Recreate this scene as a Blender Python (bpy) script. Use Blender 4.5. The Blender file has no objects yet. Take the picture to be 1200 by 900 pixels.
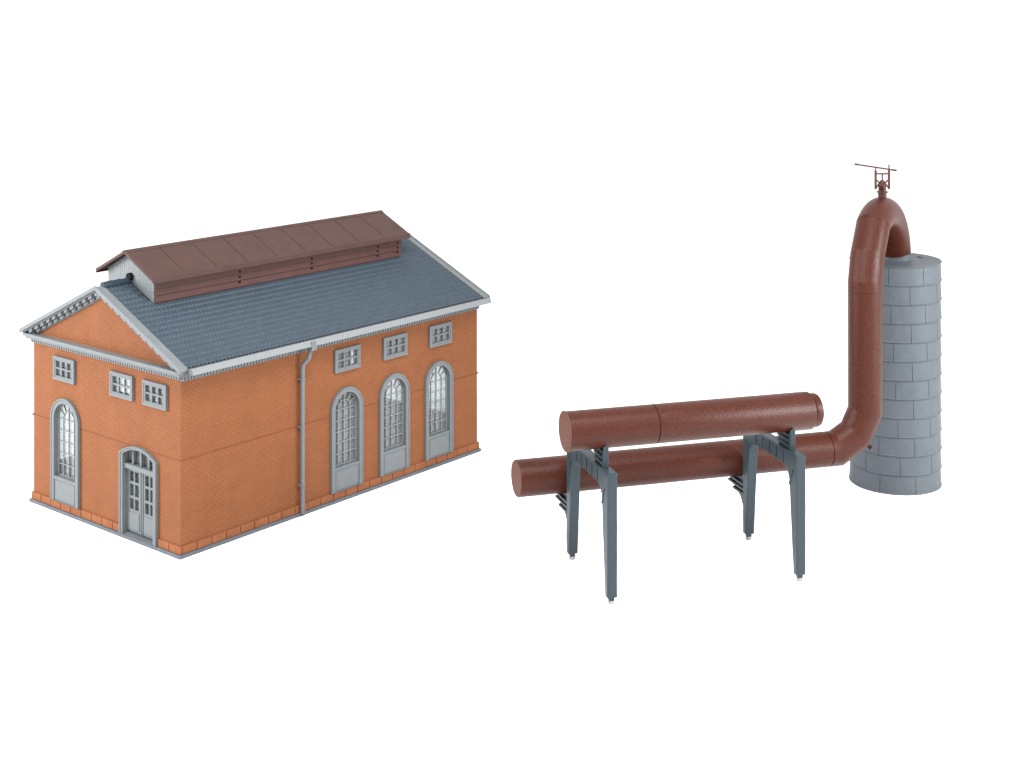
import bpy, bmesh, math, random
from mathutils import Vector, Matrix
from mathutils.geometry import tessellate_polygon
random.seed(4)
PI = math.pi
scene = bpy.context.scene
COL = scene.collection

# ------------------------------------------------------------------ materials
def new_mat(name):
    m = bpy.data.materials.new(name); m.use_nodes = True
    nt = m.node_tree
    b = nt.nodes['Principled BSDF']
    return m, nt, b

def N(nt, t, **kw):
    n = nt.nodes.new(t)
    for k, v in kw.items(): setattr(n, k, v)
    return n

def plastic(name, col, rough=.5, spec=.3, var=.08, grain=60, bump=.15, bumpscale=300, bdist=.002):
    m, nt, b = new_mat(name)
    tc = N(nt, 'ShaderNodeTexCoord')
    n1 = N(nt, 'ShaderNodeTexNoise'); n1.inputs['Scale'].default_value = grain; n1.inputs['Detail'].default_value = 4
    nt.links.new(tc.outputs['Object'], n1.inputs['Vector'])
    r = N(nt, 'ShaderNodeMapRange'); r.inputs['From Min'].default_value = .3; r.inputs['From Max'].default_value = .7
    r.inputs['To Min'].default_value = 1-var; r.inputs['To Max'].default_value = 1+var
    nt.links.new(n1.outputs['Fac'], r.inputs['Value'])
    mx = N(nt, 'ShaderNodeVectorMath', operation='SCALE'); mx.inputs[0].default_value = col
    nt.links.new(r.outputs['Result'], mx.inputs['Scale'])
    nt.links.new(mx.outputs['Vector'], b.inputs['Base Color'])
    b.inputs['Roughness'].default_value = rough
    b.inputs['Specular IOR Level'].default_value = spec
    if bump:
        n2 = N(nt, 'ShaderNodeTexNoise'); n2.inputs['Scale'].default_value = bumpscale; n2.inputs['Detail'].default_value = 3
        nt.links.new(tc.outputs['Object'], n2.inputs['Vector'])
        bp = N(nt, 'ShaderNodeBump'); bp.inputs['Strength'].default_value = bump; bp.inputs['Distance'].default_value = bdist
        nt.links.new(n2.outputs['Fac'], bp.inputs['Height'])
        nt.links.new(bp.outputs['Normal'], b.inputs['Normal'])
    return m

def brick_material():
    m, nt, b = new_mat('orange_brick')
    tc = N(nt, 'ShaderNodeTexCoord'); sp = N(nt, 'ShaderNodeSeparateXYZ')
    nt.links.new(tc.outputs['Object'], sp.inputs[0])
    ad = N(nt, 'ShaderNodeMath', operation='ADD'); nt.links.new(sp.outputs['X'], ad.inputs[0]); nt.links.new(sp.outputs['Y'], ad.inputs[1])
    cb = N(nt, 'ShaderNodeCombineXYZ'); nt.links.new(ad.outputs[0], cb.inputs['X']); nt.links.new(sp.outputs['Z'], cb.inputs['Y'])
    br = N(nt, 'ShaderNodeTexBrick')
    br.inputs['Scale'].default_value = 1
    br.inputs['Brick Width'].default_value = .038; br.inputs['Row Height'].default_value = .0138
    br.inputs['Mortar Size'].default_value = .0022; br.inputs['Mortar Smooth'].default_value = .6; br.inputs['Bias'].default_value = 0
    br.inputs['Color1'].default_value = BRICK1; br.inputs['Color2'].default_value = BRICK2; br.inputs['Mortar'].default_value = GROOVE_SHADE
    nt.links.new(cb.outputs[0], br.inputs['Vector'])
    n1 = N(nt, 'ShaderNodeTexNoise'); n1.inputs['Scale'].default_value = 7; n1.inputs['Detail'].default_value = 6
    nt.links.new(tc.outputs['Object'], n1.inputs['Vector'])
    r = N(nt, 'ShaderNodeMapRange'); r.inputs['From Min'].default_value = .3; r.inputs['From Max'].default_value = .7
    r.inputs['To Min'].default_value = .94; r.inputs['To Max'].default_value = 1.06
    nt.links.new(n1.outputs['Fac'], r.inputs['Value'])
    mx = N(nt, 'ShaderNodeVectorMath', operation='SCALE')
    nt.links.new(br.outputs['Color'], mx.inputs[0]); nt.links.new(r.outputs['Result'], mx.inputs['Scale'])
    nt.links.new(mx.outputs['Vector'], b.inputs['Base Color'])
    b.inputs['Roughness'].default_value = .7; b.inputs['Specular IOR Level'].default_value = .1
    bp = N(nt, 'ShaderNodeBump', invert=True); bp.inputs['Strength'].default_value = .45; bp.inputs['Distance'].default_value = .002
    nt.links.new(br.outputs['Fac'], bp.inputs['Height']); nt.links.new(bp.outputs['Normal'], b.inputs['Normal'])
    return m

def glass_material():
    m = bpy.data.materials.new('clear_glazing'); m.use_nodes = True
    nt = m.node_tree; nt.nodes.clear()
    out = N(nt, 'ShaderNodeOutputMaterial'); mix = N(nt, 'ShaderNodeMixShader')
    tr = N(nt, 'ShaderNodeBsdfTransparent'); tr.inputs['Color'].default_value = (.88, .9, .9, 1)
    gl = N(nt, 'ShaderNodeBsdfGlossy'); gl.inputs['Roughness'].default_value = .04
    ge = N(nt, 'ShaderNodeNewGeometry'); dp = N(nt, 'ShaderNodeVectorMath', operation='DOT_PRODUCT')
    nt.links.new(ge.outputs['Normal'], dp.inputs[0]); nt.links.new(ge.outputs['Incoming'], dp.inputs[1])
    ab = N(nt, 'ShaderNodeMath', operation='ABSOLUTE'); nt.links.new(dp.outputs['Value'], ab.inputs[0])
    om = N(nt, 'ShaderNodeMath', operation='SUBTRACT'); om.inputs[0].default_value = 1; nt.links.new(ab.outputs[0], om.inputs[1])
    pw = N(nt, 'ShaderNodeMath', operation='POWER'); nt.links.new(om.outputs[0], pw.inputs[0]); pw.inputs[1].default_value = 5
    fr = N(nt, 'ShaderNodeMath', operation='MULTIPLY_ADD'); nt.links.new(pw.outputs[0], fr.inputs[0]); fr.inputs[1].default_value = .95; fr.inputs[2].default_value = .045
    hz = N(nt, 'ShaderNodeMixShader'); hz.inputs[0].default_value = .16
    df = N(nt, 'ShaderNodeBsdfDiffuse'); df.inputs['Color'].default_value = (.42, .43, .44, 1)
    nt.links.new(tr.outputs[0], hz.inputs[1]); nt.links.new(df.outputs[0], hz.inputs[2])
    nt.links.new(fr.outputs[0], mix.inputs[0]); nt.links.new(hz.outputs[0], mix.inputs[1]); nt.links.new(gl.outputs[0], mix.inputs[2])
    nt.links.new(mix.outputs[0], out.inputs['Surface'])
    return m

BRICK1 = (.176, .066, .028, 1); BRICK2 = (.162, .060, .025, 1); GROOVE_SHADE = (.126, .044, .018, 1)  # last colour paints the groove shade between bricks of one-colour plastic
M = {}
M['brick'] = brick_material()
M['stone'] = plastic('orange_base_stone', (.180, .066, .028), .65, .1, .12, 14)
M['seam'] = plastic('deep_orange_moulding', (.14, .043, .019), .65, .15, .05)
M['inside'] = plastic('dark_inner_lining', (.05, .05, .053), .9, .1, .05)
M['trim'] = plastic('light_grey_trim', (.122, .132, .138), .55, .15, .05, 30)
M['gutter'] = plastic('bright_grey_gutter', (.150, .159, .164), .5, .2, .04, 30)
M['frame'] = plastic('pale_grey_window_plastic', (.108, .119, .125), .5, .2, .05, 30)
M['bars'] = plastic('pale_grey_glazing_bars', (.17, .185, .19), .5, .2, .04, 30)
M['plinth'] = plastic('mid_grey_plinth', (.075, .085, .1), .6, .2, .12, 40)
M['tile'] = plastic('slate_blue_roof_tile', (.036, .051, .066), .42, .2, .10, 25, .1)
M['ridge'] = plastic('dark_slate_ridge', (.020, .032, .046), .45, .18, .08, 25)
M['lantern_roof'] = plastic('red_brown_sheet_roof', (.052, .0275, .0235), .5, .15, .08, 12, .08)
M['louvre'] = plastic('red_brown_boards', (.052, .020, .017), .55, .2, .1, 12)
M['boards'] = plastic('white_grey_boards', (.165, .178, .182), .6, .2, .05, 30)
M['glass'] = glass_material()
M['rust'] = plastic('speckled_red_brown_pipe', (.0435, .0102, .0052), .36, .17, .40, 120, .5, 130, .004)
M['rust_face'] = plastic('pale_red_brown_cut_face', (.080, .033, .025), .6, .2, .06, 60)
M['rust_dark'] = plastic('dark_red_brown_seam', (.025, .008, .006), .6, .15, .05)
M['valve'] = plastic('red_brown_valve', (.045, .015, .012), .5, .2, .08)
M['steel'] = plastic('blue_grey_support', (.0195, .031, .038), .40, .25, .06, 40, .08)
M['tank'] = plastic('grey_tank_plastic', (.067, .0775, .089), .5, .2, .05, 20, .06)
M['tank_dark'] = plastic('grey_tank_core', (.07, .08, .09), .6, .15, .05, 20)
M['black'] = plastic('black_hole', (.008, .006, .006), .8, .1, 0)
M['pin'] = plastic('milky_white_pin', (.22, .225, .225), .3, .4, .02)
M['ground'] = plastic('white_paper', (.92, .92, .92), .9, .05, .01, 3, 0)

# ------------------------------------------------------------------ mesh helpers
def link(name, bm, mat, parent=None, smooth=False, recalc=True, bevel=0):
    if recalc: bmesh.ops.recalc_face_normals(bm, faces=bm.faces)
    me = bpy.data.meshes.new(name); bm.to_mesh(me); bm.free()
    for mm in (mat if isinstance(mat, (list, tuple)) else [mat]): me.materials.append(mm)
    o = bpy.data.objects.new(name, me); COL.objects.link(o)
    if parent is not None: o.parent = parent
    if smooth:
        for p in me.polygons: p.use_smooth = True
        if smooth != True: me.set_sharp_from_angle(angle=math.radians(smooth))
    if bevel:
        md = o.modifiers.new('bevel', 'BEVEL'); md.width = bevel; md.segments = 2; md.limit_method = 'ANGLE'; md.angle_limit = .6
    return o

def empty(name, label, cat, loc=(0,0,0), rz=0, group=None):
    o = bpy.data.objects.new(name, None); COL.objects.link(o)
    o.location = loc; o.rotation_euler = (0,0,rz); o['label'] = label; o['category'] = cat
    o.empty_display_size = .1
    if group: o['group'] = group
    return o

def part(name, parent, loc=(0,0,0), rz=0):
    o = bpy.data.objects.new(name, None); COL.objects.link(o)
    o.parent = parent; o.location = loc; o.rotation_euler = (0,0,rz); o.empty_display_size = .05
    return o

def box(bm, x0, x1, y0, y1, z0, z1, mi=0):
    vs = [bm.verts.new(p) for p in ((x0,y0,z0),(x1,y0,z0),(x1,y1,z0),(x0,y1,z0),(x0,y0,z1),(x1,y0,z1),(x1,y1,z1),(x0,y1,z1))]
    for f in ((0,3,2,1),(4,5,6,7),(0,1,5,4),(1,2,6,5),(2,3,7,6),(3,0,4,7)):
        bm.faces.new([vs[i] for i in f]).material_index = mi
    return vs

def plate(bm, outer, holes, f, d0, d1, mi=0, hole_mi=None):
    """2D outline with holes, extruded between depths d0 and d1; f(s, z, d) gives the 3D point."""
    loops = [outer] + list(holes)
    flat = [p for l in loops for p in l]
    tris = tessellate_polygon([[Vector((p[0], p[1], 0)) for p in l] for l in loops])
    A = [bm.verts.new(f(p[0], p[1], d0)) for p in flat]
    B = [bm.verts.new(f(p[0], p[1], d1)) for p in flat]
    for t in tris:
        if len(set(t)) < 3: continue
        for S in (A, B):
            try: bm.faces.new([S[i] for i in t]).material_index = mi
            except ValueError: pass
    k = 0
    for l in loops:
        n = len(l)
        for i in range(n):
            a, b = k+i, k+(i+1) % n
            try: bm.faces.new([A[a], A[b], B[b], B[a]]).material_index = mi if (k == 0 or hole_mi is None) else hole_mi
            except ValueError: pass
        k += n

def rect(s0, s1, z0, z1): return [(s0,z0),(s1,z0),(s1,z1),(s0,z1)]
def arch(hw, z0, zs, n=20, c=0, r=None):
    """round-headed outline of half width hw, or a segmental head of rise r"""
    pts = [(c-hw, z0), (c+hw, z0)]
    if r is None:
        pts += [(c+hw*math.cos(t), zs+hw*math.sin(t)) for t in [PI*i/n for i in range(n+1)]]
    else:
        R = (hw*hw+r*r)/(2*r); a = math.asin(hw/R)
        pts += [(c+R*math.sin(t), zs+r-R+R*math.cos(t)) for t in [a-2*a*i/n for i in range(n+1)]]
    return pts

def lathe(bm, prof, seg=48, cap0=True, cap1=True, mat=None, mi=0):
    """profile [(r, h)] round the local z axis, moved by matrix mat"""
    rings = []
    for r, h in prof:
        ring = []
        for i in range(seg):
            t = 2*PI*i/seg; p = Vector((r*math.cos(t), r*math.sin(t), h))
            ring.append(bm.verts.new(mat @ p if mat else p))
        rings.append(ring)
    for a, b in zip(rings, rings[1:]):
        for i in range(seg):
            bm.faces.new([a[i], a[(i+1) % seg], b[(i+1) % seg], b[i]]).material_index = mi
    if cap0: bm.faces.new(rings[0][::-1]).material_index = mi
    if cap1: bm.faces.new(rings[-1]).material_index = mi

def axis_matrix(p, d):
    q = Vector((0,0,1)).rotation_difference(Vector(d).normalized())
    return Matrix.Translation(Vector(p)) @ q.to_matrix().to_4x4()

def rod(bm, p, q, r, seg=12, r2=None, mi=0):
    p, q = Vector(p), Vector(q)
    lathe(bm, [(r,0),(r2 if r2 else r,(q-p).length)], seg, mat=axis_matrix(p, q-p), mi=mi)

def sweep(bm, pts, r, seg=40, cap=True, up=None):
    """mitred tube through pts (bisecting planes keep the section true)"""
    pts = [Vector(p) for p in pts]; n = len(pts)
    dirs = [(pts[i+1]-pts[i]).normalized() for i in range(n-1)]
    a = Vector(up) if up else Vector((0,0,1))
    side = dirs[0].cross(a)
    if side.length < 1e-4: side = dirs[0].cross(Vector((1,0,0)))
    side.normalize(); nrm = side.cross(dirs[0]).normalized()
    prev = [pts[0] + r*(math.cos(2*PI*k/seg)*side + math.sin(2*PI*k/seg)*nrm) for k in range(seg)]
    rings = [[bm.verts.new(p) for p in prev]]
    for i in range(1, n):
        d = dirs[i-1]
        pl = d if i == n-1 else (dirs[i-1]+dirs[i]).normalized()
        cur = []
        for p in prev:
            t = (pts[i]-p).dot(pl)/d.dot(pl); cur.append(p+d*t)
        rings.append([bm.verts.new(p) for p in cur]); prev = cur
    for x, y in zip(rings, rings[1:]):
        for k in range(seg): bm.faces.new([x[k], x[(k+1) % seg], y[(k+1) % seg], y[k]])
    if cap:
        bm.faces.new(rings[0][::-1]); bm.faces.new(rings[-1])

def copy_tree(o, parent=None):
    c = o.copy(); COL.objects.link(c)
    if parent is not None: c.parent = parent
    for ch in list(o.children): copy_tree(ch, c)
    return c

# ------------------------------------------------------------------ setting
bm = bmesh.new()
box(bm, -60, 60, -30, 90, -.05, 0)
g = link('ground', bm, M['ground']); g['kind'] = 'structure'

# ------------------------------------------------------------------ the brick building
W, L = 1.456, 2.525
T = .036                                   # wall thickness
CV = W/2; RZ = 1.43; SL = .457            # ridge line, ridge height, roof slope
bld = empty('brick_building', 'orange brick hall with slate blue tiled roof and brown roof lantern', 'building', (-1.852, 8.219, 0), .879)
def roof_z(v): return RZ - SL*abs(v-CV)

ARCH_HW, ARCH_Z0, ARCH_ZS = .118, .075, .565
small_h = .1; small_w = .09
def arch_hole(c, hw=ARCH_HW, z0=ARCH_Z0, zs=ARCH_ZS): return arch(hw, z0, zs, 20, c)
def small_hole(c): return rect(c-.092, c+.092, .822, .928)
side_arches = [1.274, 1.699, 2.126]; side_small = [1.279, 1.706, 2.139]
gable_small = [1.116, .536, .222]; gable_arch = [1.105]; DOOR_C = .376
back_arches = [.218, .645, 2.126]
back_gable_arches = [1.17, .365]; low_c = .79
def gable_outline(top):
    return [(0,.0), (W,.0), (W, top), (CV, top + SL*CV), (0, top)]
TOP = RZ - SL*CV - .03
FG = lambda s,z,d: (d, s, z)              # front gable, d inward
FS = lambda s,z,d: (s, d, z)
def brick_wall(outer, holes, f, normal):
    bm = bmesh.new(); plate(bm, outer, holes, f, 0, T, 0, 1)
    bmesh.ops.recalc_face_normals(bm, faces=bm.faces)
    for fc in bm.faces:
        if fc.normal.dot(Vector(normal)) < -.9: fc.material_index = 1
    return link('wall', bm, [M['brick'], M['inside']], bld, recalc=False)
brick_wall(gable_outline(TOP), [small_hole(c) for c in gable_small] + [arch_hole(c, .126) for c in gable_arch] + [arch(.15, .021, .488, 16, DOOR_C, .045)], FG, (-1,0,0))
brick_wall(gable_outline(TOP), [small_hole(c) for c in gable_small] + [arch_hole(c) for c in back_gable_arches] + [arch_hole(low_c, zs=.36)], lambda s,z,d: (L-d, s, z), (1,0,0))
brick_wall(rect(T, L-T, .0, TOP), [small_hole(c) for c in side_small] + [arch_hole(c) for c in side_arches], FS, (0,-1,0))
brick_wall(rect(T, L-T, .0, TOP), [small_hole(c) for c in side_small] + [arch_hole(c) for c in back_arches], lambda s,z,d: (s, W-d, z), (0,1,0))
# inner floor
bm = bmesh.new(); box(bm, T+.002, L-T-.002, T+.002, W-T-.002, .002, .02); link('floor', bm, M['inside'], bld)

# plinth and base course
bm = bmesh.new(); e = .022
plate(bm, rect(-e, L+e, -e, W+e), [rect(.004, L-.004, .004, W-.004)], lambda s,z,d: (s, z, d), 0, .0195)
link('plinth', bm, M['plinth'], bld, bevel=.004)
bm = bmesh.new()
def stones(a, b, f, skip=None):
    n = max(1, round((b-a)/.103)); w = (b-a)/n
    for i in range(n):
        s0, s1 = a+i*w+.0022, a+(i+1)*w-.0022
        if skip and s1 > skip[0] and s0 < skip[1]:
            if s0 < skip[0]-.02: s1 = skip[0]
            elif s1 > skip[1]+.02: s0 = skip[1]
            else: continue
        d = .011+random.uniform(-.001,.001); f(bm, s0, s1, d)
Z0, Z1 = .0205, .0635
stones(-.013, W+.013, lambda b,s0,s1,d: box(b, -d, .003, s0, s1, Z0, Z1), (DOOR_C-.172, DOOR_C+.172))
stones(-.013, W+.013, lambda b,s0,s1,d: box(b, L-.003, L+d, s0, s1, Z0, Z1))
stones(.004, L-.004, lambda b,s0,s1,d: box(b, s0, s1, -d, .003, Z0, Z1))
stones(.004, L-.004, lambda b,s0,s1,d: box(b, s0, s1, W-.003, W+d, Z0, Z1))
link('base_course', bm, M['stone'], bld, bevel=.002)

# thin moulding line round the walls
SZ0, SZ1 = .5405, .5442
def runs(a, b, gaps):
    x = a
    for g0, g1 in sorted(gaps):
        if g0 > x: yield x, g0
        x = max(x, g1)
    yield x, b
def course(x0, x1, y0, y1):
    bm = bmesh.new(); box(bm, x0, x1, y0, y1, SZ0, SZ1); link('string_course', bm, M['seam'], bld)
for a, b in runs(-.004, W+.004, [(c-.147, c+.147) for c in gable_arch] + [(DOOR_C-.1, DOOR_C+.1)]): course(-.0025, .002, a, b)
for a, b in runs(.003, L-.003, [(c-.136, c+.136) for c in side_arches]): course(a, b, -.0025, .002)
for a, b in runs(-.004, W+.004, [(c-.136, c+.136) for c in back_gable_arches]): course(L-.002, L+.004, a, b)
for a, b in runs(.003, L-.003, [(c-.136, c+.136) for c in back_arches]): course(a, b, W-.002, W+.004)
for x, y in ((-.006,W+.002),(L,-.008)):
    bm = bmesh.new(); box(bm, x, x+.008, y, y+.008, SZ0-.004, SZ1+.004); link('corner_nub', bm, M['seam'], bld)

# horizontal cornice with dentils
def cornice_run(bm, f, a, b, proj, zb, zt, pitch=.0225):
    f(bm, a-proj, b+proj, proj, zt-.018, zt)              # crown
    f(bm, a-proj+.014, b+proj-.014, proj-.014, zt-.033, zt-.0182)
    f(bm, a-.012, b+.012, .012, zb, zt-.0332)              # bed
    n = int((b-a)/pitch)
    for i in range(n+1):
        s = a + (b-a)*i/n
        f(bm, s-.0078, s+.0078, .0185, zb+.001, zt-.0335)
bm = bmesh.new()
cornice_run(bm, lambda b,s0,s1,d,z0,z1: box(b, -d, .002, s0, s1, z0, z1), 0, W, .05, .995, 1.052)
link('cornice', bm, M['trim'], bld, bevel=.0015)
bm = bmesh.new()
cornice_run(bm, lambda b,s0,s1,d,z0,z1: box(b, L-.002, L+d, s0, s1, z0, z1), 0, W, .05, .995, 1.052)
link('cornice', bm, M['trim'], bld, bevel=.0015)
for back in (0, 1):
    bm = bmesh.new()
    def f(b, s0, s1, d, z0, z1):
        s0, s1 = max(s0, -.012), min(s1, L+.012)
        y0, y1 = (-d, .002) if not back else (W-.002, W+d)
        box(b, s0, s1, y0, y1, z0, z1)
    f(bm, .003, L-.003, .034, 1.014, 1.03)
    f(bm, .003, L-.003, .012, .985, 1.0138)
    n = int(L/.0225)
    for i in range(n+1):
        s = .006+(L-.012)*i/n
        f(bm, s-.0078, s+.0078, .0185, .987, 1.0135)
    link('cornice', bm, M['trim'], bld, bevel=.0015)

# raking cornices with modillions (both gables)
EV = -.062                                # roof edge in v
def rake(u_out, u_in, sgn):
    for side in (0, 1):
        mir = (lambda v: v) if side == 0 else (lambda v: W-v)
        bm = bmesh.new()
        def slab(u0, u1, va, vb, up, dn):
            pts = [(va, roof_z(va)+up), (vb, roof_z(vb)+up), (vb, roof_z(vb)+dn), (va, roof_z(va)+dn)]
            plate(bm, pts, [], lambda s,z,d: (d, mir(s), z), u0, u1)
        slab(u_out, u_in, EV, CV-.0005, .003, -.016)
        slab(u_out-sgn*.004, u_out+sgn*.009, EV-.006, CV-.0003, .0085, -.0163)
        slab(u_out+sgn*.008, u_in, EV+.012, CV-.0005, -.0164, -.026)
        slab(u_in-sgn*.010, u_in+sgn*.002, .008, CV-.0005, -.0262, -.069)
        n = 12
        for i in range(n):
            v = .028 + (CV-.04)*i/(n-1)
            slab(u_out+sgn*.015, u_in-sgn*.0102, v-.0165, v+.0165, -.0264, -.046)
            slab(u_out+sgn*.034, u_in-sgn*.0102, v-.024, v+.014, -.048, -.062)
        link('raking_cornice', bm, M['trim'], bld, bevel=.0012)
rake(-.058, 0, 1)
rake(L+.058, L, -1)

# tiled roof slopes
def tile_slope(side):
    bm = bmesh.new()
    cols, rows = 92, 18
    cs = 6
    us = [.0015 + (L-.003)*i/(cols*cs) for i in range(cols*cs+1)]
    vrows = []                             # (v, lift): sawtooth courses
    lenv = CV - EV + .0
    for r in range(rows):
        a = EV + lenv*r/rows; b = EV + lenv*(r+1)/rows
        vrows += [(a, .0078), (a+(b-a)*.15, .0074), (a+(b-a)*.97, .001)]
    prof = []
    for j in range(cols*cs+1):
        ph = (j % cs)/cs
        prof.append(.0058*math.sin(PI*min(1, ph/.72)) if ph < .72 else -.0010)
    grid = []
    for v, l in vrows:
        row = []
        for j, u in enumerate(us):
            z = roof_z(v) + l - .008 + prof[j]
            row.append(bm.verts.new((u, v if side == 0 else W-v, z)))
        grid.append(row)
    for a, b in zip(grid, grid[1:]):
        for j in range(len(us)-1): bm.faces.new([a[j], a[j+1], b[j+1], b[j]])
    # underside so that the sheet has thickness
    base = [[bm.verts.new((u, (v if side == 0 else W-v), roof_z(v)-.03)) for u in (us[0], us[-1])] for v in (EV, CV)]
    bm.faces.new([base[0][0], base[0][1], base[1][1], base[1][0]])
    o = link('roof_slope', bm, M['tile'], bld, recalc=False)
    if side == 0: pass
    me = o.data
    bm2 = bmesh.new(); bm2.from_mesh(me); bmesh.ops.recalc_face_normals(bm2, faces=bm2.faces)
    for fc in bm2.faces:
        if (fc.calc_center_median().z > roof_z(fc.calc_center_median().y)-.02) and fc.normal.z < 0: fc.normal_flip()
    bm2.to_mesh(me); bm2.free()
    for p in me.polygons: p.use_smooth = True
    me.set_sharp_from_angle(angle=math.radians(35))
    # eave board closing the tile edge
    b3 = bmesh.new(); y0, y1 = (EV, EV+.01) if side == 0 else (W-EV-.01, W-EV)
    box(b3, .0015, L-.0015, y0, y1, roof_z(EV)-.03, roof_z(EV)-.004)
    link('eave_board', b3, M['trim'], bld)
tile_slope(0); tile_slope(1)

# ridge cap ends beyond the lantern
for a, b in ((-.008, .178), (2.30, L+.008)):
    bm = bmesh.new(); n = 3
    for i in range(n):
        x0 = a+(b-a)*i/n; x1 = a+(b-a)*(i+1)/n + .004
        lathe(bm, [(.021,0),(.024,x1-x0)], 20, mat=axis_matrix((x0, CV, RZ+.002), (1,0,0)))
    link('ridge_cap', bm, M['ridge'], bld, smooth=40)
bm = bmesh.new()
lathe(bm, [(.016,-.012),(.024,-.008),(.024,.014),(.0,.016)], 24, cap1=False, mat=axis_matrix((.186, CV-.004, RZ+.028), (-1,0,.0)))
link('ridge_end', bm, M['black'], bld, smooth=40)

# gutters and downpipe
for back in (0, 1):
    bm = bmesh.new()
    prof = [(-.066, 1.030), (-.108, 1.035), (-.094, 1.070), (-.091, 1.0705), (-.104, 1.038), (-.066, 1.036)]
    plate(bm, prof, [], lambda s,z,d: (d, s if not back else W-s, z), .004, L+.03)
    for x in (.004, L+.024):
        plate(bm, [(-.066,1.0295),(-.1085,1.0345),(-.0945,1.0705),(-.066,1.066)], [], lambda s,z,d: (d, s if not back else W-s, z), x, x+.006)
    link('gutter', bm, M['gutter'], bld, bevel=.001)
PU = .885
bm = bmesh.new()
box(bm, PU+.004, PU+.040, -.110, -.06, 1.010, 1.060)
sweep(bm, [(PU+.022, -.075, 1.01), (PU+.022, -.072, .985), (PU+.016, -.066, .955), (PU, -.034, .915), (PU, -.03, .88), (PU, -.03, .02)], .0135, 16, up=(0,1,0))
dp = link('downpipe', bm, M['frame'], bld, smooth=40)
bm = bmesh.new()
for z in (.83, .543, .19):
    bm = bmesh.new(); lathe(bm, [(.0165,-.005),(.0165,.005)], 20, mat=Matrix.Translation((PU,-.03,z)))
    box(bm, PU-.020, PU-.01, -.036, -.001, z-.005, z+.005)
    link('pipe_collar', bm, M['frame'], dp, smooth=40)

# windows -------------------------------------------------------- local frame: x along the wall, -y outward
FW = lambda s,z,d: (s, -d, z)             # d outward
def arched_window(low=0):
    zs = ARCH_ZS - low
    r = part('arched_window', bld)
    bm = bmesh.new()
    plate(bm, arch(.135, .066, zs, 28), [arch(.104, .0672, zs, 24)], FW, -.028, .016)
    plate(bm, arch(.1355, .0655, zs, 28), [arch(.127, .0658, zs, 24)], FW, .0162, .019)
    link('frame', bm, M['frame'], r, bevel=.0015)
    bm = bmesh.new()
    plate(bm, rect(-.1038, .1038, .0674, .1985), [], FW, -.024, .010)
    plate(bm, rect(-.094, .094, .076, .190), [], FW, .0102, .012)
    plate(bm, rect(-.1037, .1037, .1988, .214), [], FW, -.026, .0145)
    link('panel', bm, M['frame'], r, bevel=.0012)
    bm = bmesh.new(); b = .0023
    D0, D1 = -.022, -.014
    for x in (-.052, 0, .052): plate(bm, rect(x-b, x+b, .213, zs-.002 if x else zs-.002), [], FW, D0, D1)
    k = 0; z = .2195
    while z < zs+.005:
        plate(bm, rect(-.1045, .1045, z-b*.75, z+b*.75), [], FW, D0-.0005, D1+.0006); z += .0685
    ro, ri = .0535, .0495
    ring = [(ro*math.cos(t), zs+ro*math.sin(t)) for t in [PI*i/16 for i in range(17)]] + [(ri*math.cos(t), zs+ri*math.sin(t)) for t in [PI-PI*i/16 for i in range(17)]]
    plate(bm, ring, [], FW, D0, D1)
    for t in [PI*i/6 for i in range(1,6)]:
        c, s = math.cos(t), math.sin(t); p = .002
        plate(bm, [(.052*c-p*s, zs+.052*s+p*c), (.052*c+p*s, zs+.052*s-p*c), (.1055*c+p*s, zs+.1055*s-p*c), (.1055*c-p*s, zs+.1055*s+p*c)], [], FW, D0-.0003, D1+.0003)
    plate(bm, rect(-b, b, zs, zs+.05), [], FW, D0-.0002, D1+.0002)
    ring = [(.1055*math.cos(t), zs+.1055*math.sin(t)) for t in [PI*i/20 for i in range(21)]] + [(.098*math.cos(t), zs+.098*math.sin(t)) for t in [PI-PI*i/20 for i in range(21)]]
    plate(bm, ring, [], FW, D0-.0007, D1+.0009)
    for x in (-.1012, .1012): plate(bm, rect(x-.004, x+.004, .213, zs), [], FW, D0-.0009, D1+.0012)
    link('glazing_bars', bm, M['bars'], r)
    bm = bmesh.new(); plate(bm, arch(.1035, .216, zs, 24), [], FW, -.0262, -.0247)
    link('pane', bm, M['glass'], r)
    return r

def small_window():
    r = part('small_window', bld)
    bm = bmesh.new()
    plate(bm, rect(-.109, .109, .804, .946), [rect(-.083, .083, .829, .921)], FW, -.006, .014)
    plate(bm, rect(-.1095, .1095, .8035, .9465), [rect(-.095, .095, .817, .933)], FW, .0143, .0165)
    link('frame', bm, M['frame'], r, bevel=.0015)
    bm = bmesh.new(); b = .0052
    for x in (-.0285, .0285): plate(bm, rect(x-b, x+b, .8285, .9215), [], FW, .001, .011)
    plate(bm, rect(-.0835, .0835, .875-b, .875+b), [], FW, .0005, .0115)
    link('glazing_bars', bm, M['frame'], r)
    bm = bmesh.new(); plate(bm, rect(-.083, .083, .829, .921), [], FW, -.0035, -.002)
    link('pane', bm, M['glass'], r)
    return r

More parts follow.
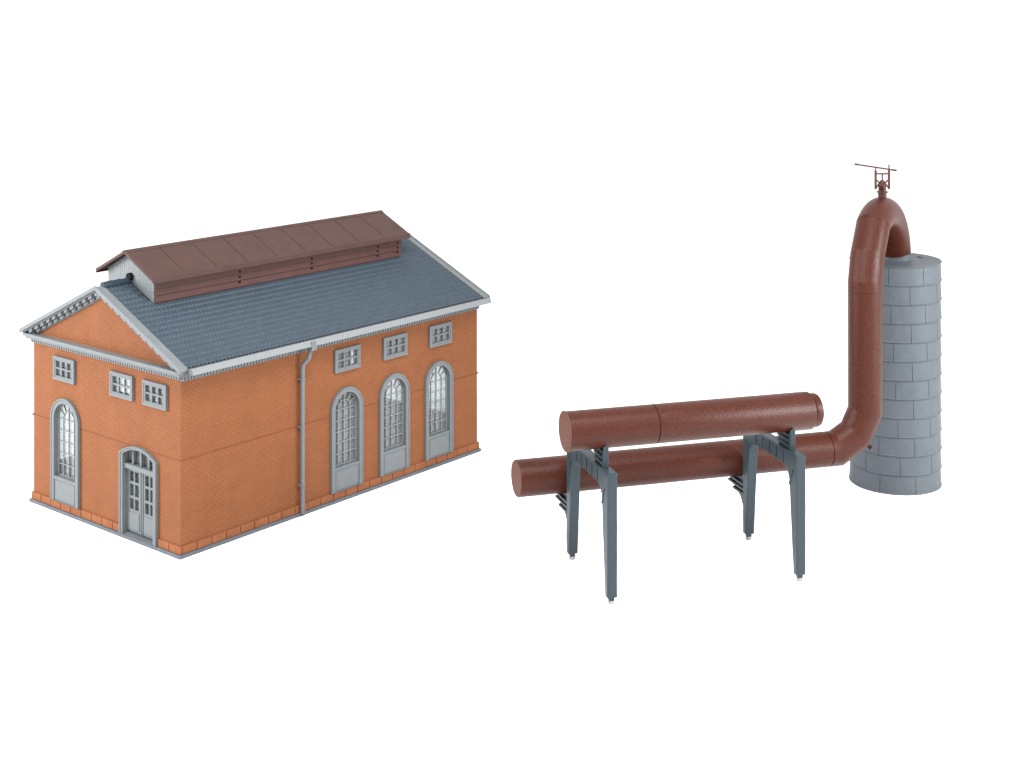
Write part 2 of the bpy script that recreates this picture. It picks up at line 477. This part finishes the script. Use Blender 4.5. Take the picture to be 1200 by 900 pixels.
def place(r, wall, s):
    if wall == 'side': r.location = (s, 0, 0); r.rotation_euler = (0,0,0)
    if wall == 'gable': r.location = (0, s, 0); r.rotation_euler = (0,0,-PI/2)
    if wall == 'back_gable': r.location = (L, s, 0); r.rotation_euler = (0,0,PI/2)
    if wall == 'back': r.location = (s, W, 0); r.rotation_euler = (0,0,PI)
aw = arched_window(); first = True
for wall, cs in (('side', side_arches), ('gable', gable_arch), ('back_gable', back_gable_arches), ('back', back_arches)):
    for c in cs:
        r = aw if first else copy_tree(aw, bld); first = False
        if wall in ('back', 'back_gable'):
            for ch in [q for q in r.children if q.name.startswith('glazing_bars')]: bpy.data.objects.remove(ch)
        place(r, wall, c); r.scale = (1.075,1,1) if wall == 'gable' else (1,1,1)
lowr = arched_window(.205); place(lowr, 'back_gable', low_c)
for ch in [q for q in lowr.children if q.name.startswith('glazing_bars')]: bpy.data.objects.remove(ch)
sw = small_window(); first = True
for wall, cs in (('side', side_small), ('gable', gable_small), ('back_gable', gable_small), ('back', side_small)):
    for c in cs:
        r = sw if first else copy_tree(sw, bld); first = False
        place(r, wall, c)

# double door with fanlight
door = part('double_door', bld); place(door, 'gable', DOOR_C)
bm = bmesh.new()
plate(bm, arch(.174, .0205, .492, 24, 0, .056), [arch(.143, .0206, .487, 24, 0, .042)], FW, -.034, .016)
plate(bm, arch(.1745, .0203, .4925, 24, 0, .056), [arch(.163, .0204, .489, 24, 0, .053)], FW, .0165, .02)
plate(bm, rect(-.1435, .1435, .404, .43), [], FW, -.033, .004)
for x in (-.075, 0, .075): plate(bm, rect(x-.006, x+.006, .4305, .527-abs(x)*.12), [], FW, -.026, -.008)
link('frame', bm, M['frame'], door, bevel=.0015)
bm = bmesh.new(); plate(bm, arch(.143, .431, .487, 20, 0, .042), [], FW, -.0315, -.030); link('pane', bm, M['glass'], door)
for sx in (-1, 1):
    bm = bmesh.new()
    x0, x1 = sorted((sx*.0025, sx*.142))
    wn = []
    c = (x0+x1)/2
    for z0, z1 in ((.165,.228),(.242,.312),(.326,.386)):
        for a in (-1, 1):
            xa, xb = sorted((c+a*.006, c+a*.042)); wn.append(rect(xa, xb, z0, z1))
    plate(bm, rect(x0, x1, .036, .4035), wn, FW, -.030, -.016)
    plate(bm, rect(c-.05, c+.05, .05, .15), [], FW, -.0158, -.012)
    xa, xb = sorted((sx*.004, sx*.014)); plate(bm, rect(xa, xb, .037, .402), [], FW, -.0158, -.011)
    dl = link('door_leaf', bm, M['frame'], door, bevel=.001)
    bm = bmesh.new(); plate(bm, rect(c-.046, c+.046, .16, .39), [], FW, -.034, -.0325); link('pane', bm, M['glass'], door)
bm = bmesh.new(); box(bm, -.143, .143, .0, .045, .0205, .03); link('threshold', bm, M['plinth'], door)

# roof lantern
LV = .228; LU0, LU1 = .20, 2.275; LR = 1.617; LS = .49
lan = part('roof_lantern', bld)
def lz(dv): return LR - LS*dv
for side in (0, 1):
    bm = bmesh.new(); s = -1 if side == 0 else 1
    y0, y1 = sorted((CV+s*(LV-.03), CV+s*LV))
    zb = roof_z(CV-LV)-.02; zt = lz(LV)-.018
    box(bm, LU0, LU1, y0, y1, zb, zt)
    nb = 4; zv = roof_z(CV-LV)+.004
    for i in range(nb):
        h = (zt-zv)/nb; za = zv+i*h
        pts = [(LV, za+.003), (LV+.010, za+.003), (LV+.002, za+h-.004), (LV, za+h-.004)]
        plate(bm, pts, [], lambda q,z,d: (d, CV+s*q, z), (LU0-.0075 if s < 0 else LU0+.003), LU1+.0072)
    for u in (.835, 1.44, 2.05, LU1-.03):
        for z in (zv+.03, zv+.062, zv+.094):
            yy = sorted((CV+s*(LV+.009), CV+s*(LV+.0125)))
            box(bm, u-.006, u+.006, yy[0], yy[1], z-.006, z+.006, 1)
    link('louvre_wall', bm, [M['louvre'], M['black']], lan)
for u0, u1 in ((LU0-.006, LU0+.02), (LU1-.02, LU1+.006)):
    bm = bmesh.new(); zb = roof_z(CV-LV)-.015
    plate(bm, [(CV-LV+.001, roof_z(CV-LV)-.0), (CV, RZ-.01), (CV+LV-.001, roof_z(CV-LV)-.0), (CV+LV-.001, lz(LV)-.018), (CV, lz(0)-.018), (CV-LV+.001, lz(LV)-.018)], [], lambda s,z,d: (d, s, z), u0, u1)
    n = 22
    for i in range(n):
        v = CV-LV+.012+(2*LV-.024)*i/(n-1); dv = abs(v-CV)
        for ux in ((u0-.002) if u0 < 1 else u1,):
            plate(bm, [(v-.0088, roof_z(v)+.0+.002), (v+.0088, roof_z(v)+.002), (v+.0088, lz(dv)-.024), (v-.0088, lz(dv)-.024)], [], lambda s,z,d: (d, s, z), ux+(.0012 if u0 < 1 else 0), ux+.002)
    link('gable_board', bm, M['boards'], lan)
EVL = .285; RU0, RU1 = .145, 2.325
for s in (-1, 1):
    bm = bmesh.new()
    plate(bm, [(0, LR), (EVL, lz(EVL)), (EVL, lz(EVL)-.024), (EVL-.012, lz(EVL-.012)-.018), (0, LR-.0165)], [], lambda q,z,d: (d, CV+s*(q+.0003), z), RU0, RU1)
    n = 9
    for i in range(n):
        u0 = RU0+(RU1-RU0)*i/n+.0022; u1 = RU0+(RU1-RU0)*(i+1)/n-.0022
        plate(bm, [(.024, lz(.024)+.0002), (EVL-.014, lz(EVL-.014)+.0002), (EVL-.014, lz(EVL-.014)+.003), (.024, lz(.024)+.003)], [], lambda q,z,d: (d, CV+s*(q+.0003), z), u0, u1)
    plate(bm, [(.0, LR+.0003), (.021, lz(.021)+.0003), (.021, lz(.021)+.005), (0, LR+.006)], [], lambda q,z,d: (d, CV+s*(q+.0003), z), RU0, RU1)
    plate(bm, [(EVL-.011, lz(EVL-.011)+.0003), (EVL, lz(EVL)+.0003), (EVL, lz(EVL)+.0045), (EVL-.011, lz(EVL-.011)+.0045)], [], lambda q,z,d: (d, CV+s*(q+.0003), z), RU0, RU1)
    link('lantern_roof', bm, M['lantern_roof'], lan, bevel=.0012)

# ------------------------------------------------------------------ pipes: local axes a along, b away from the camera
RY = math.radians(16.3); AO = Vector((.508, 7.613, 0))
def to_world(a, b, z=0):
    return AO + Vector((math.cos(RY)*a - math.sin(RY)*b, math.sin(RY)*a + math.cos(RY)*b, z))
R = .102
UB, UZ = .14, .862                        # upper pipe axis
LB, LZ = .757, .431                       # lower pipe axis
A1 = 1.075                                # second support

# supports
def support():
    r = empty('pipe_support', '', 'support')
    FP = lambda s,z,d: (d, s, z)
    bm = bmesh.new()
    zt, zb, zf = .675, .592, .034
    out = [(-.035, zf), (.004, zf), (.05, zb-.10)]
    for i in range(7):                    # haunch
        t = PI/2*i/6; out.append((.052+.085*(1-math.cos(t)), zb-.085+.085*math.sin(t)))
    for i in range(7):
        t = PI/2*(1-i/6); out.append((.548-.085*(1-math.cos(t)), zb-.085+.085*math.sin(t)))
    out += [(.55, zb-.10), (.596, zf), (.635, zf), (.635, zt), (-.035, zt)]
    plate(bm, out, [], FP, -.028, .028)
    # raised border on both broad faces leaves the beam panels sunk
    link('frame', bm, M['steel'], r, bevel=.006)
    bm = bmesh.new()
    for d0, d1 in ((-.0315, -.0282), (.0282, .0315)):
        for b in (.12, .205, .29, .375, .46): plate(bm, rect(b-.004, b+.004, zb+.004, zt-.006), [], FP, d0, d1)
        plate(bm, rect(-.03, .63, zt-.008, zt-.001), [], FP, d0-.0002, d1+.0002)
        for sgn, c in ((1, .0), (-1, .6)):
            plate(bm, [(c+sgn*.045, .50), (c+sgn*.053, .50), (c+sgn*.012, .59), (c+sgn*.004, .59)], [], FP, d0, d1)
            plate(bm, [(c+sgn*.07, .555), (c+sgn*.076, .552), (c+sgn*.025, .565), (c+sgn*.02, .572)], [], FP, d0-.0004, d1+.0004)
    link('rib', bm, M['steel'], r)
    # cradle for the upper pipe
    bm = bmesh.new()
    b0, b1 = .058, .222
    arc = []
    for i in range(9):
        q = b1 + (b0-b1)*i/8; arc.append((q, UZ - math.sqrt((R+.001)**2-(q-UB)**2)))
    core = [(b0, zt+.0005), (b1, zt+.0005)] + arc
    plate(bm, core, [], FP, -.004, .004)
    for d0, d1 in ((-.014, -.0042), (.0042, .014)):
        plate(bm, [(b0, zt+.0006), (b0+.022, zt+.0006), (b0+.022, .762), (b0+.012, .772), (b0, .79)], [], FP, d0, d1)
        for z in (.688, .718, .746): plate(bm, rect(b0+.0222, b1, z, z+.013), [], FP, d0, d1)
    link('saddle', bm, M['steel'], r, bevel=.001)
    # bracket carrying the lower pipe
    bm = bmesh.new()
    b0, b1 = .6355, .862
    arc = []
    for i in range(9):
        q = b1-.02 + (b0-b1+.02)*i/8; dq = q-LB
        arc.append((q, LZ - math.sqrt(max(0, (R+.001)**2-dq*dq)) if abs(dq) < R else LZ-.045))
    zmin = .31
    core = [(b0, .14), (.70, .225), (b1-.01, .292), (b1, .318)] + [(q, min(z, .345)) for q, z in arc]
    plate(bm, core, [], FP, -.012, .012)
    for d0, d1 in ((-.028, -.0122), (.0122, .028)):
        for zz, bb in ((.303, b1), (.277, b1-.022), (.250, b1-.085)):
            plate(bm, [(b0, zz), (bb, zz), (bb-.004, zz+.013), (b0, zz+.013)], [], FP, d0, d1)
    link('bracket', bm, M['steel'], r, bevel=.001)
    for b in (-.015, .615):
        bm = bmesh.new()
        box(bm, -.014, .014, b-.012, b+.012, .018, .0338)
        f = link('foot', bm, M['steel'], r)
        bm = bmesh.new()
        lathe(bm, [(.010,0),(.0165,.003),(.0165,.013),(.012,.0176)], 20, mat=Matrix.Translation((0,b,0)))
        link('pin', bm, M['pin'], f, smooth=40)
    return r
s1 = support(); s1.location = to_world(0,0); s1.rotation_euler = (0,0,RY)
s1['group'] = 'grey two legged pipe supports'
s2 = copy_tree(s1); s2.location = to_world(A1,0)
s1['label'] = 'blue grey two legged support under the flat closed left ends of both brown pipes'
s2['label'] = 'blue grey two legged support standing closer to the elbow and the round grey tank'

# upper pipe
up = empty('upper_pipe', 'short straight red brown pipe lying on top of the two supports', 'pipe', to_world(-.195, UB, UZ-R), RY)
def along(x): return axis_matrix((x, 0, R), (1,0,0))
J = .297+.195; E1 = 1.212+.195
bm = bmesh.new(); lathe(bm, [(R-.0035,.0),(R,.0035),(R,J-.004),(R-.003,J-.001)], 64, mat=along(0)); link('pipe_section', bm, M['rust'], up, smooth=40)
bm = bmesh.new(); lathe(bm, [(R-.003,J+.0012),(R,J+.003),(R,E1-.006),(R-.004,E1)], 64, mat=along(0)); link('pipe_section', bm, M['rust'], up, smooth=40)
bm = bmesh.new(); lathe(bm, [(R-.005,J-.0009),(R-.005,J+.0011)], 64, mat=along(0)); link('joint', bm, M['rust_dark'], up, smooth=40)
bm = bmesh.new(); lathe(bm, [(R+.0025,-.006),(R+.0035,-.003),(R+.0025,.0)], 64, mat=along(0)); lathe(bm, [(R-.012,-.0055),(R-.012,-.0075)], 64, mat=along(0)); link('end_disc', bm, M['rust_face'], up, smooth=40)
bm = bmesh.new(); lathe(bm, [(R-.018,E1+.0005),(R-.018,E1+.006),(R-.011,E1+.0065),(R-.011,E1+.036),(R-.016,E1+.047),(R-.03,E1+.053)], 64, mat=along(0)); link('end_cap', bm, M['rust'], up, smooth=40)

# lower pipeline: straight run, elbow, riser, swan neck down onto the tank lid
lo = empty('pipeline', 'long red brown pipe bending up beside the tank and looping over onto its lid', 'pipeline', to_world(-.2816, LB, 0), RY)
inv = Matrix.Rotation(-RY, 4, 'Z')
def loc(p): return inv @ (Vector(p) - Vector(lo.location))
AX0 = .2816
J2 = 1.652 + AX0; AE = 1.912 + AX0
def rings_on(bm, x): lathe(bm, [(R-.004,x-.0012),(R-.004,x+.0012)], 64, mat=axis_matrix((0,0,LZ),(1,0,0)))
bm = bmesh.new(); lathe(bm, [(R-.003,0),(R,.003),(R,J2-.004),(R-.003,J2-.0015)], 64, mat=axis_matrix((0,0,LZ),(1,0,0))); link('pipe_section', bm, M['rust'], lo, smooth=40)
bm = bmesh.new(); lathe(bm, [(R-.004,-.0035),(R-.003,-.0002)], 64, mat=axis_matrix((0,0,LZ),(1,0,0))); link('end_disc', bm, M['rust_face'], lo, smooth=40)
bm = bmesh.new(); rings_on(bm, J2); link('joint', bm, M['rust_dark'], lo, smooth=40)
bm = bmesh.new(); sweep(bm, [(J2+.0015,0,LZ), (1.715+AX0,0,LZ), (1.845+AX0,0,.506), (AE,0,.64), (AE,0,.70)], R, 64, up=(0,1,0)); el = link('elbow', bm, M['rust'], lo, smooth=20)
bm = bmesh.new(); lathe(bm, [(.011,0),(.011,.020),(.014,.021),(.014,.027),(.008,.029)], 20, mat=axis_matrix((1.848+AX0+.055, -.045, .506-.058), (.55,-.35,-.6))); link('stub', bm, M['rust_dark'], el, smooth=40)
bm = bmesh.new(); sweep(bm, [(AE,0,.7005), (AE,0,.935)], R, 64, up=(0,1,0)); sweep(bm, [(AE,0,.9362), (AE,0,1.365)], R, 64, up=(0,1,0)); link('riser', bm, M['rust'], lo, smooth=20)
TC = Vector((2.486, 9.545, 0))            # tank axis
P1 = loc(to_world(1.912, LB)); P2 = loc(TC); P1.z = P2.z = 0
HD = (P2-P1).length; hd = (P2-P1).normalized()
def arcp(s, z): return P1 + hd*s + Vector((0,0,z))
HC = HD/2; rr = HC
def arc_at(deg): t = math.radians(deg); return arcp(HC + rr*math.cos(t), 1.415 + .365*math.sin(t))
neck0 = arcp(.055,1.568); neck1 = arc_at(120)
pts = [arcp(0,1.3662), arcp(0,1.415), neck0, neck1] + [arc_at(120-6*i) for i in range(1, 19)] + [arcp(HD, 1.489)]
bm = bmesh.new(); sweep(bm, pts, R, 64, up=(hd.y,-hd.x,0)); sn = link('swan_neck', bm, M['rust'], lo, smooth=12)
bm = bmesh.new(); dj = (arc_at(117)-neck0).normalized(); lathe(bm, [(R-.002,-.0016),(R+.0008,-.0012),(R+.0008,.0012),(R-.002,.0016)], 64, mat=axis_matrix(neck1, dj)); link('joint', bm, M['rust_dark'], lo, smooth=40)

# valve with lever on top of the swan neck
VS = .42; vp = arcp(VS, 1.415 + .365*math.sin(math.acos((VS-HC)/rr)) + R - .004)
val = part('valve', lo, vp, -RY); val.scale = (1, 1, .89)
bm = bmesh.new()
lathe(bm, [(.026,-.01),(.026,.036),(.036,.037),(.036,.043),(.024,.044),(.024,.085),(.030,.086),(.030,.094),(.018,.108),(.012,.122)], 24, mat=Matrix.Translation((0,0,0)))
vb = link('body', bm, M['valve'], val, smooth=30)
bm = bmesh.new(); lathe(bm, [(.0115,0),(.0115,.004)], 16, mat=axis_matrix((-.010,-.0255,.066),(-.3,-1,0))); link('outlet', bm, M['black'], val)
bm = bmesh.new()
for x in (-.042, .042):
    box(bm, x-.0058, x+.0058, -.007, .007, .06, .192)
    s = 1 if x > 0 else -1
    rod(bm, (x,0,.128), (s*.012,0,.10), .005); rod(bm, (x,0,.07), (s*.022,0,.088), .005)
box(bm, -.047, .047, -.0065, .0065, .164, .173)
rod(bm, (0,0,.11), (0,0,.17), .0045)
rod(bm, (-.042,0,.19), (-.042,0,.215), .0035); rod(bm, (.042,0,.19), (.042,0,.233), .004)
link('yoke', bm, M['valve'], val)
bm = bmesh.new()
rod(bm, (-.166,-.008,.236), (.078,-.008,.194), .0052); lathe(bm, [(.0065,-.012),(.0065,.012)], 14, mat=axis_matrix((-.164,-.008,.2357),(1,0,-.17))); lathe(bm, [(.0065,-.012),(.0065,.012)], 14, mat=axis_matrix((.075,-.008,.1945),(1,0,-.17)))
link('lever', bm, M['valve'], val)

# ------------------------------------------------------------------ tank
TR, TH = .288, 1.433
tank = empty('storage_tank', 'round grey plated tank standing at right under the looping brown pipe', 'tank', TC)
ROWS = 12; RH = TH/ROWS
bm = bmesh.new(); lathe(bm, [(TR-.0045,0),(TR-.0045,TH-.002)], 96); link('shell_core', bm, M['tank_dark'], tank, smooth=40)
bm = bmesh.new()
view = math.atan2(-TC.y, -TC.x)
def ring_r(z_frac): return TR + .002 - .0052*z_frac
NP = 8
for r in range(ROWS):
    k = ROWS-1-r                          # from the top
    off = math.radians(17.5 + .77*k if k % 2 else -8 + 1.4*k)
    z0, z1 = r*RH + (.0 if r == 0 else .0012), (r+1)*RH - .0034
    for p in range(NP):
        gap = .003
        a0 = view + off + 2*PI*p/NP + gap/TR; a1 = view + off + 2*PI*(p+1)/NP - gap/TR*.2
        m = 10; cols = []
        for i in range(m+1):
            t = a0+(a1-a0)*i/m; c, s = math.cos(t), math.sin(t)
            ro0, ro1, ri = ring_r(0), ring_r(1), TR-.0044
            cols.append([bm.verts.new((c*q, s*q, z)) for q, z in ((ri,z0),(ro0+.001,z0),(ro0+.003,z0+.004),(ro0-.0005,z0+.009),(ro1,z1),(ri,z1))])
        for x, y in zip(cols, cols[1:]):
            for i in range(6): bm.faces.new([x[i], x[(i+1) % 6], y[(i+1) % 6], y[i]])
        bm.faces.new(cols[0]); bm.faces.new(cols[-1][::-1])
link('shell_plates', bm, M['tank'], tank, smooth=30)
bm = bmesh.new(); lathe(bm, [(TR-.002,TH-.0015),(TR+.003,TH),(TR+.003,TH+.004),(TR-.004,TH+.005),(TR-.012,TH+.003),(.12,TH+.008),(.0005,TH+.008)], 96, cap1=True)
lid = link('lid', bm, M['tank'], tank, smooth=30)
bm = bmesh.new(); lathe(bm, [(R+.004,TH+.006),(R+.004,TH+.045),(R-.002,TH+.0485)], 64); link('collar', bm, M['tank'], lid, smooth=30)
bm = bmesh.new(); lathe(bm, [(.028,TH+.002),(.028,TH+.012),(.02,TH+.014)], 28, mat=Matrix.Translation((.19,.06,0))); link('hatch', bm, M['tank'], lid, smooth=30)

# ------------------------------------------------------------------ light
w = bpy.data.worlds.new('World'); scene.world = w; w.use_nodes = True
bg = w.node_tree.nodes['Background']; bg.inputs['Color'].default_value = (1, 1, 1, 1); bg.inputs['Strength'].default_value = 1.25
def softbox(name, loc, target, sx, sy, power, col=(1,1,1)):
    d = bpy.data.lights.new(name, 'AREA'); d.shape = 'RECTANGLE'; d.size = sx; d.size_y = sy; d.energy = power; d.color = col
    o = bpy.data.objects.new(name, d); COL.objects.link(o); o.location = loc
    o.rotation_euler = (Vector(target)-Vector(loc)).to_track_quat('-Z','Y').to_euler()
    return o
softbox('softbox_left', (-8, 7.6, 2.9), (-.5, 9, .6), 2.2, 2.8, 830)
softbox('softbox_right', (8, 6.0, 2.9), (.5, 9, .6), 2.2, 2.8, 880)
softbox('softbox_top', (0, 5.4, 5.9), (0, 9, 0), 5.5, 1.0, 640)

# ------------------------------------------------------------------ camera
cd = bpy.data.cameras.new('camera'); cam = bpy.data.objects.new('camera', cd); COL.objects.link(cam)
cam.location = (0, 0, 3.118); cam.rotation_euler = (PI/2, 0, 0)
cd.sensor_width = 36; cd.lens = 36*1723.851/1200; cd.shift_x = 0; cd.shift_y = -450/1200
cd.clip_start = .05; cd.clip_end = 500
scene.camera = cam
scene.view_settings.view_transform = 'Standard'; scene.view_settings.look = 'None'
scene.view_settings.exposure = 0; scene.view_settings.gamma = 1
